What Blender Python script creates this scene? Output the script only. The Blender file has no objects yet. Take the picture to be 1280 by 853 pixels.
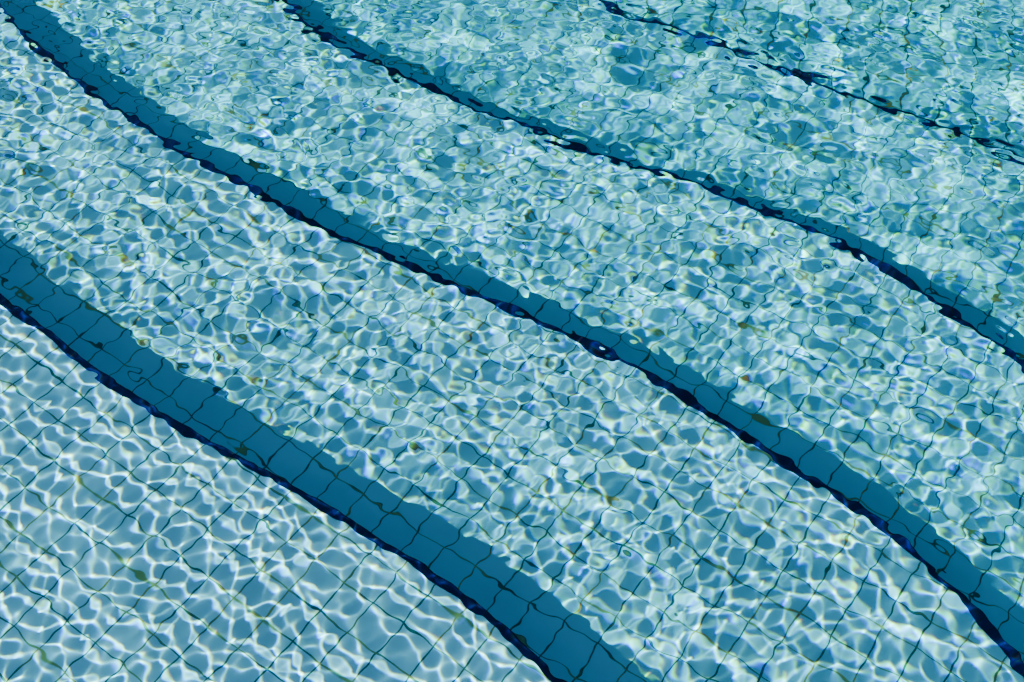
import bpy, math, numpy as np
from mathutils import Vector
import bmesh
sc=bpy.context.scene
H=2.4; TILT=math.radians(38)
DEP=[.25,.45,.615,.78,.85]          # water depth on each tread, then on the pool floor
PXA,PXB,PYA,PYB=-4.5,7.0,-2.5,9.0  # pool walls
# plan of the serpentine step edges (metres)
EDGE={
'A':[(-1.446,2.180),(-1.285,2.057),(-1.152,1.940),(-0.931,1.795),(-0.702,1.662),(-0.482,1.532),(-0.273,1.392),(-0.076,1.252),(0.108,1.066)],
'B':[(-1.847,3.610),(-1.621,3.355),(-1.386,3.140),(-1.167,2.966),(-0.875,2.762),(-0.601,2.587),(-0.342,2.436),(-0.096,2.307),(0.14,2.187),(0.365,2.042),(0.580,1.868),(0.790,1.695),(0.950,1.560),(1.076,1.411),(1.172,1.263),(1.242,1.12)],
'C':[(-0.883,3.814),(-0.715,3.642),(-0.406,3.441),(-0.113,3.252),(0.166,3.104),(0.328,3.023),(0.568,2.921),(0.818,2.783),(1.054,2.614),(1.233,2.472),(1.377,2.321),(1.534,2.158)],
'D':[(0.365,3.961),(0.651,3.791),(0.941,3.63),(1.225,3.49),(1.5,3.34),(1.804,3.115)]}
OLD=dict(A=.3,B=.5,C=.7,D=.9)
def reproj(p,d0,d1):
    x,y=p; r=math.hypot(x,y); lo,hi=0,r
    for _ in range(50):
        m=(lo+hi)/2; st=m/math.hypot(m,H)/1.333; g=m+d0*st/math.sqrt(1-st*st)
        if g>r: hi=m
        else: lo=m
    st=m/math.hypot(m,H)/1.333; g=m+d1*st/math.sqrt(1-st*st)
    return x*g/r,y*g/r
def curve(k,d1):
    P=[np.array(reproj(p,OLD[k],d1)) for p in EDGE[k]]
    a=P[0]-P[2]; a/=np.linalg.norm(a); b=P[-1]-P[-3]; b/=np.linalg.norm(b)
    if k in 'CD': b=np.array([.61,-.79])
    tl=(P[0][0]-(PXA-.1))/-a[0]; tr=(P[-1][1]-(PYA-.1))/-b[1]
    L=[P[0]+a*tl*s for s in np.linspace(1,0,14)[:-1]]; R=[P[-1]+b*tr*s for s in np.linspace(0,1,14)[1:]]
    Q=np.array(L+P+R)
    s=np.r_[0,np.cumsum(np.linalg.norm(np.diff(Q,axis=0),axis=1))]
    t=np.arange(0,s[-1],.02); X=np.interp(t,s,Q[:,0]); Y=np.interp(t,s,Q[:,1])
    g=np.exp(-.5*(np.arange(-15,16)*.02/.06)**2); g/=g.sum()
    pad=lambda v:np.convolve(np.r_[np.full(15,v[0]),v,np.full(15,v[-1])],g,'valid')
    Xs,Ys=pad(X),pad(Y); Xs[0],Ys[0],Xs[-1],Ys[-1]=X[0],Y[0],X[-1],Y[-1]
    return np.stack([Xs,Ys],1)
CV={k:curve(k,d) for k,d in zip('ABCD',DEP)}
# ---------------- sky and sun
w=bpy.data.worlds.new("World"); sc.world=w; w.use_nodes=True
nt=w.node_tree; bg=nt.nodes['Background']; sky=nt.nodes.new('ShaderNodeTexSky'); sky.sky_type='NISHITA'; sky.sun_disc=False
TL=.94; el=math.atan(1/TL); sdx,sdy=.8,.6
sky.sun_elevation=el; sky.sun_rotation=math.atan2(-sdx,-sdy)
nt.links.new(sky.outputs[0],bg.inputs[0]); bg.inputs[1].default_value=.11
w.cycles.sampling_method='NONE'
L=bpy.data.lights.new('sun','SUN'); L.energy=5; L.angle=math.radians(.5); L.color=(1,.96,.9); lo=bpy.data.objects.new('sun',L); sc.collection.objects.link(lo)
dirv=Vector((sdx*math.cos(el),sdy*math.cos(el),-math.sin(el)))
lo.rotation_euler=dirv.to_track_quat('-Z','Y').to_euler()
# ---------------- wave field (periodic patch)
rng=np.random.default_rng(31)
DX=.00135; NX,NY=3240,2520
X0,Y0=-2.45,.55
kx=2*np.pi*np.fft.rfftfreq(NX,DX)[None,:]; ky=2*np.pi*np.fft.fftfreq(NY,DX)[:,None]
kk=np.sqrt(kx**2+ky**2); kk[0,0]=1
def field(lam0,width,slope,ani=0.,dirn=1.2):
    lam=2*np.pi/kk
    amp=np.exp(-.5*(np.log(lam/lam0)/width)**2)/kk/kk
    th=np.arctan2(ky,kx); amp=amp*(1+ani*np.cos(2*(th-dirn)))
    s=amp*(rng.normal(size=kk.shape)+1j*rng.normal(size=kk.shape)); s[0,0]=0
    return s*(slope/(math.sqrt(2)*np.fft.irfft2(1j*kx*s,s=(NY,NX)).std()))
def mask(lam0,amt):
    q=np.exp(-.5*(kk*lam0/6.28/.8)**2)*(rng.normal(size=kk.shape)+1j*rng.normal(size=kk.shape)); q[0,0]=0
    q=np.fft.irfft2(q,s=(NY,NX)); q/=q.std(); return 1+amt*np.tanh(q)
sw=field(.36,.35,.028,.2)
short=np.fft.irfft2(field(.046,.34,.031,.6,1.0),s=(NY,NX))*mask(.45,.3)
mid=np.fft.irfft2(field(.12,.25,.014,.5,1.2),s=(NY,NX))*mask(.7,.4)
sp=np.fft.rfft2(short+mid)+sw
h=np.fft.irfft2(sp,s=(NY,NX)).astype(np.float32); hs=np.fft.irfft2(sw,s=(NY,NX)).astype(np.float32)
hx=np.fft.irfft2(1j*kx*sp,s=(NY,NX)).astype(np.float32); hy=np.fft.irfft2(1j*ky*sp,s=(NY,NX)).astype(np.float32)
# ---------------- how the rippled surface focuses sunlight on each tread (refracted ray tracing)
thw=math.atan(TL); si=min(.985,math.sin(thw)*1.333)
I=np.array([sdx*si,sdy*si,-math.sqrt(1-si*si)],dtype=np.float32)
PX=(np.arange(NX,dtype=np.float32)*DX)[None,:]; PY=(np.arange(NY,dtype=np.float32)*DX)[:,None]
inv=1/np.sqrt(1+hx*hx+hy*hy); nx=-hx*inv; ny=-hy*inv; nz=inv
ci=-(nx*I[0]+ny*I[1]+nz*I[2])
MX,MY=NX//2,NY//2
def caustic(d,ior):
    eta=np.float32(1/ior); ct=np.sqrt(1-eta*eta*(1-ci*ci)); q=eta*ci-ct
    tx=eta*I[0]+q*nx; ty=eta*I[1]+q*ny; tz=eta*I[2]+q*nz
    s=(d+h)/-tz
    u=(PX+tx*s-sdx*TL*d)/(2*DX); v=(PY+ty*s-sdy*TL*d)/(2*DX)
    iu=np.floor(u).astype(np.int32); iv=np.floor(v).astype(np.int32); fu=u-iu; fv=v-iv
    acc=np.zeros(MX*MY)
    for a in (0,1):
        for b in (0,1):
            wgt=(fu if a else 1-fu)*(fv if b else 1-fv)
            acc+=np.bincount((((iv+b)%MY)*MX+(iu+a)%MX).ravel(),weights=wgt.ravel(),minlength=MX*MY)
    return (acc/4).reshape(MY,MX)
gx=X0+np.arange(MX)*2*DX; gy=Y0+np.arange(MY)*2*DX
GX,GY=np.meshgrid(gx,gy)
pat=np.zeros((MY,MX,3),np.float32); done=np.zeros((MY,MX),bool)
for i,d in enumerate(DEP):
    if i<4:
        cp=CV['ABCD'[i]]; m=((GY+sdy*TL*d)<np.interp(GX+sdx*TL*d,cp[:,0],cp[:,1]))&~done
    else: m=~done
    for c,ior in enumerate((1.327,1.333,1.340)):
        pat[...,c][m]=(caustic(d,ior)[m])**(1.4 if i<1 else 1.3)  # exponent raises the light pattern's contrast beyond the traced result
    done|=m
# ---------------- water sheet: fine where rays matter, coarser towards the pool walls
def axis(a,b,fine):
    st=fine[1]-fine[0]; l=[];x=fine[0];s=st
    while x>a: s=min(s*1.05,.12); x-=s; l.append(max(x,a))
    r=[];x=fine[-1];s=st
    while x<b: s=min(s*1.05,.12); x+=s; r.append(min(x,b))
    return np.r_[l[::-1],fine,r],len(l)
ax,lx=axis(PXA,PXB,gx); ay,ly=axis(PYA,PYB,gy)
ix=np.round((ax-X0)/(2*DX)).astype(int)%MX; iy=np.round((ay-Y0)/(2*DX)).astype(int)%MY
dx=np.maximum(0,np.maximum(gx[0]-ax,ax-gx[-1])); dy=np.maximum(0,np.maximum(gy[0]-ay,ay-gy[-1]))
dist=np.sqrt(dx[None,:]**2+dy[:,None]**2)
wf=np.exp(-(dist/.7)**2); wsw=np.exp(-(dist/3)**2)
h2,hs2=h[::2,::2],hs[::2,::2]
sel=np.ix_(iy,ix)
Z=(h2[sel]-hs2[sel])*wf+hs2[sel]*wsw
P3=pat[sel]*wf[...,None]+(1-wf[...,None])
AX,AY=np.meshgrid(ax,ay)
def gridmesh(name,X,Y,Z):
    ny_,nx_=X.shape
    co=np.stack([X,Y,Z],-1).reshape(-1,3).astype(np.float32)
    i=np.arange(ny_*nx_).reshape(ny_,nx_)
    f=np.stack([i[:-1,:-1],i[:-1,1:],i[1:,1:],i[1:,:-1]],-1).reshape(-1,4)
    me=bpy.data.meshes.new(name); me.vertices.add(len(co)); me.vertices.foreach_set('co',co.ravel())
    n=len(f); me.loops.add(n*4); me.loops.foreach_set('vertex_index',f.ravel().astype(np.int32))
    me.polygons.add(n); me.polygons.foreach_set('loop_start',np.arange(0,n*4,4,dtype=np.int32))
    me.polygons.foreach_set('use_smooth',np.ones(n,dtype=bool)); me.update(calc_edges=True)
    return me
me=gridmesh('water',AX,AY,Z)
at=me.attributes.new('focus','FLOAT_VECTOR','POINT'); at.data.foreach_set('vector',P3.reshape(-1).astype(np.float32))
wt=bpy.data.objects.new('water',me); sc.collection.objects.link(wt)
wm=bpy.data.materials.new('water'); wm.use_nodes=True; n=wm.node_tree; n.nodes.clear()
g=n.nodes.new('ShaderNodeBsdfGlass'); g.inputs['Roughness'].default_value=0; g.inputs['IOR'].default_value=1.333; g.inputs['Color'].default_value=(.72,1,1,1)
tr=n.nodes.new('ShaderNodeBsdfTransparent'); aa=n.nodes.new('ShaderNodeAttribute'); aa.attribute_name='focus'  # caustic light pattern painted into the underside's transparent colour
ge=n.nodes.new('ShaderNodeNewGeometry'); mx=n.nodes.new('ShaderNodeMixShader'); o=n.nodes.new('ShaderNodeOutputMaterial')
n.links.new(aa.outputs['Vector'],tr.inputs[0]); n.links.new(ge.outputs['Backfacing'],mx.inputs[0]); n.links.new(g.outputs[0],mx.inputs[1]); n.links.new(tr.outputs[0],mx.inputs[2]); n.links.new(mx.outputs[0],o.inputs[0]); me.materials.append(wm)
# ---------------- tile materials
def tile_mat(name,c1,c2,size=.09,grout=.0020,g1=(.010,.085,.08),g2=(.12,.20,.05),moss=True):
    m=bpy.data.materials.new(name); m.use_nodes=True; n=m.node_tree; n.nodes.clear()
    N=lambda t:n.nodes.new(t); lk=n.links.new
    def M(op,a,b=None):
        q=N('ShaderNodeMath'); q.operation=op
        for i,v in enumerate((a,b)):
            if v is None: continue
            if isinstance(v,(int,float)): q.inputs[i].default_value=v
            else: lk(v,q.inputs[i])
        return q.outputs[0]
    o=N('ShaderNodeOutputMaterial'); d=N('ShaderNodeBsdfDiffuse'); lk(d.outputs[0],o.inputs[0])
    uv=N('ShaderNodeUVMap'); uv.uv_map='UVMap'
    nz=N('ShaderNodeTexNoise'); nz.inputs['Scale'].default_value=7; nz.inputs['Detail'].default_value=2; lk(uv.outputs[0],nz.inputs['Vector'])
    br=N('ShaderNodeTexBrick'); br.offset=0; br.inputs['Scale'].default_value=1
    br.inputs['Brick Width'].default_value=size; br.inputs['Row Height'].default_value=size
    br.inputs['Mortar Size'].default_value=grout; br.inputs['Mortar Smooth'].default_value=.15
    br.inputs['Color1'].default_value=(*c1,1); br.inputs['Color2'].default_value=(*c2,1)
    mm=N('ShaderNodeMix'); mm.data_type='RGBA'; mm.inputs[6].default_value=(*g1,1); mm.inputs[7].default_value=(*g2,1)
    rp=N('ShaderNodeMapRange'); rp.inputs[1].default_value=.5; rp.inputs[2].default_value=.66
    lk(nz.outputs[0],rp.inputs[0]); lk(rp.outputs[0],mm.inputs[0]); lk(mm.outputs[2],br.inputs['Mortar'])
    lk(uv.outputs[0],br.inputs['Vector'])
    src=br.outputs[0]
    if moss:   # algae-stained grout along the step direction
        sx=N('ShaderNodeSeparateXYZ'); lk(uv.outputs[0],sx.inputs[0])
        fr=M('FRACT',M('ADD',M('DIVIDE',sx.outputs[1],size),.5)); dd=M('ABSOLUTE',M('SUBTRACT',fr,.5))
        wd=M('MULTIPLY',M('SUBTRACT',nz.outputs[0],.42),.2)
        r=N('ShaderNodeMapRange'); lk(M('SUBTRACT',wd,dd),r.inputs[0]); r.inputs[1].default_value=-.006; r.inputs[2].default_value=.012
        ms=N('ShaderNodeMix'); ms.data_type='RGBA'; lk(M('MULTIPLY',r.outputs[0],.75),ms.inputs[0]); lk(src,ms.inputs[6]); ms.inputs[7].default_value=(.08,.23,.10,1)
        src=ms.outputs[2]
    n2=N('ShaderNodeTexNoise'); n2.inputs['Scale'].default_value=3; n2.inputs['Detail'].default_value=2; lk(uv.outputs[0],n2.inputs['Vector'])
    r2=N('ShaderNodeMapRange'); r2.inputs[1].default_value=.3; r2.inputs[2].default_value=.7; r2.inputs[3].default_value=.92; r2.inputs[4].default_value=1.08
    lk(n2.outputs[0],r2.inputs[0])
    ml=N('ShaderNodeMix'); ml.data_type='RGBA'; ml.blend_type='MULTIPLY'; ml.inputs[0].default_value=1
    lk(src,ml.inputs[6]); lk(r2.outputs[0],ml.inputs[7]); lk(ml.outputs[2],d.inputs[0])
    return m
cols=[((.125,.455,.60),(.14,.48,.63)),((.08,.46,.60),(.09,.485,.63)),((.045,.465,.605),(.055,.49,.635)),((.025,.46,.595),(.032,.485,.62)),((.012,.42,.54),(.018,.445,.57))]  # red drops per tread: light absorption by the water painted into tile colour
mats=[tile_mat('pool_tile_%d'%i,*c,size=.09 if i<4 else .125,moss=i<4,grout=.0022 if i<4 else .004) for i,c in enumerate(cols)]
navy=tile_mat('nosing_tile',(.001,.003,.025),(.002,.006,.05),size=.03,grout=.0014,g1=(.0,.008,.02),g2=(.01,.02,.03),moss=False)
wallm=tile_mat('wall_tile',(.08,.42,.56),(.1,.45,.6),size=.115,moss=False)
def rot(x,y,a): c,s=math.cos(a),math.sin(a); return c*x-s*y,s*x+c*y
root=bpy.data.objects.new('pool_steps',None); sc.collection.objects.link(root)
ANG=[36,36,35,32,15]
def slab(name,cv,z,zb,i):
    bm=bmesh.new(); uvl=bm.loops.layers.uv.new('UVMap')
    poly=[tuple(p) for p in cv]+[(PXA-.1,PYA-.1)]
    top=[bm.verts.new((x,y,z)) for x,y in poly]; bot=[bm.verts.new((x,y,zb)) for x,y in poly]
    f=bm.faces.new(top)
    for l in f.loops: l[uvl].uv=rot(l.vert.co.x,l.vert.co.y,math.radians(ANG[i]))
    s=0
    for a in range(len(poly)-2):
        b=a+1; ds=math.dist(poly[a],poly[b])
        f=bm.faces.new((top[a],bot[a],bot[b],top[b]))
        for l,u in zip(f.loops,((s,z),(s,zb),(s+ds,zb),(s+ds,z))): l[uvl].uv=u
        s+=ds
    bmesh.ops.recalc_face_normals(bm,faces=bm.faces)
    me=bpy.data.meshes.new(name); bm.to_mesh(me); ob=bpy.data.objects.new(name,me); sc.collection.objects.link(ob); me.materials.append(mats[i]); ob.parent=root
def nosing(name,cv,z):
    t=np.gradient(cv,axis=0); t/=np.linalg.norm(t,axis=1)[:,None]
    nr=np.stack([t[:,1],-t[:,0]],1)
    if (nr[len(nr)//2]@np.array([-.6,-.8]))<0: nr=-nr
    prof=[(.017,.0),(.017,.004),(-.001,.004),(-.004,.001),(-.004,-.026),(0,-.026)]
    bm=bmesh.new(); uvl=bm.loops.layers.uv.new('UVMap'); rows=[]
    for p,q in zip(cv,nr): rows.append([bm.verts.new((p[0]+q[0]*a,p[1]+q[1]*a,z+b)) for a,b in prof])
    s=0
    pl=np.r_[0,np.cumsum([math.dist(prof[i],prof[i+1]) for i in range(5)])]+.004
    for i in range(len(rows)-1):
        ds=math.dist(cv[i],cv[i+1])
        for j in range(5):
            f=bm.faces.new((rows[i][j],rows[i+1][j],rows[i+1][j+1],rows[i][j+1]))
            for l,u in zip(f.loops,((s,pl[j]),(s+ds,pl[j]),(s+ds,pl[j+1]),(s,pl[j+1]))): l[uvl].uv=u
        s+=ds
    bmesh.ops.recalc_face_normals(bm,faces=bm.faces)
    me=bpy.data.meshes.new(name); bm.to_mesh(me); ob=bpy.data.objects.new(name,me); sc.collection.objects.link(ob); me.materials.append(navy); ob.parent=root
for i,k in enumerate('ABCD'):
    slab('tread_%d'%(i+1),CV[k],-DEP[i],-DEP[4]-.1,i); nosing('nosing_%d'%(i+1),CV[k],-DEP[i])
# pool floor and walls
def quadobj(name,quads,mat,parent=None):
    bm=bmesh.new(); uvl=bm.loops.layers.uv.new('UVMap')
    for vs,uvs in quads:
        f=bm.faces.new([bm.verts.new(v) for v in vs])
        for l,u in zip(f.loops,uvs): l[uvl].uv=u
    me=bpy.data.meshes.new(name); bm.to_mesh(me); ob=bpy.data.objects.new(name,me); sc.collection.objects.link(ob); me.materials.append(mat); ob.parent=parent; return ob
basin=bpy.data.objects.new('swimming_pool',None); sc.collection.objects.link(basin)
a17=math.radians(ANG[4]); cs=[(PXA,PYA),(PXB,PYA),(PXB,PYB),(PXA,PYB)]
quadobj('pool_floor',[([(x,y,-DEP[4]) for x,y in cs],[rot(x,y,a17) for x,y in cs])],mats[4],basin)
wq=[]
for i in range(4):
    a,b=cs[i],cs[(i+1)%4]; l=math.dist(a,b)
    wq.append(([(*a,-1.0),(*a,.09),(*b,.09),(*b,-1.0)],[(0,-1),(0,.09),(l,.09),(l,-1)]))
quadobj('pool_wall',wq,wallm,basin)
# coping + deck + ground
def simple(name,c1,c2,scale):
    m=bpy.data.materials.new(name); m.use_nodes=True; n=m.node_tree; b=n.nodes['Principled BSDF']; b.inputs['Roughness'].default_value=.8
    nz=n.nodes.new('ShaderNodeTexNoise'); nz.inputs['Scale'].default_value=scale; nz.inputs['Detail'].default_value=8
    tc=n.nodes.new('ShaderNodeTexCoord'); r=n.nodes.new('ShaderNodeValToRGB'); r.color_ramp.elements[0].position=.35; r.color_ramp.elements[1].position=.65
    r.color_ramp.elements[0].color=(*c1,1); r.color_ramp.elements[1].color=(*c2,1)
    n.links.new(tc.outputs['Object'],nz.inputs[0]); n.links.new(nz.outputs[0],r.inputs[0]); n.links.new(r.outputs[0],b.inputs[0]); return m
def ring(name,o1,o2,z,zlow,mat):
    a=[(PXA-o1,PYA-o1),(PXB+o1,PYA-o1),(PXB+o1,PYB+o1),(PXA-o1,PYB+o1)]; b=[(PXA-o2,PYA-o2),(PXB+o2,PYA-o2),(PXB+o2,PYB+o2),(PXA-o2,PYB+o2)]
    q=[]
    for i in range(4):
        j=(i+1)%4
        q.append(([(*a[i],z),(*b[i],z),(*b[j],z),(*a[j],z)],[(0,0)]*4))
        q.append(([(*a[i],zlow),(*a[i],z),(*a[j],z),(*a[j],zlow)],[(0,0)]*4))
        q.append(([(*b[i],z),(*b[i],zlow),(*b[j],zlow),(*b[j],z)],[(0,0)]*4))
    return quadobj(name,q,mat)
c=ring('coping',-.02,.3,.13,.092,simple('coping_stone',(.42,.4,.36),(.5,.48,.43),12))
d=ring('pool_deck',.303,5,.12,.0,simple('deck_stone',(.3,.28,.25),(.4,.38,.34),6))
gr=ring('ground',4.9,400,.05,.0,simple('grass',(.04,.08,.02),(.07,.12,.035),3))
cam=bpy.data.cameras.new('camera'); co=bpy.data.objects.new('camera',cam); sc.collection.objects.link(co); sc.camera=co
cam.lens=42; cam.sensor_width=36; co.location=(0,0,H); co.rotation_euler=(TILT,0,0); cam.clip_end=1000
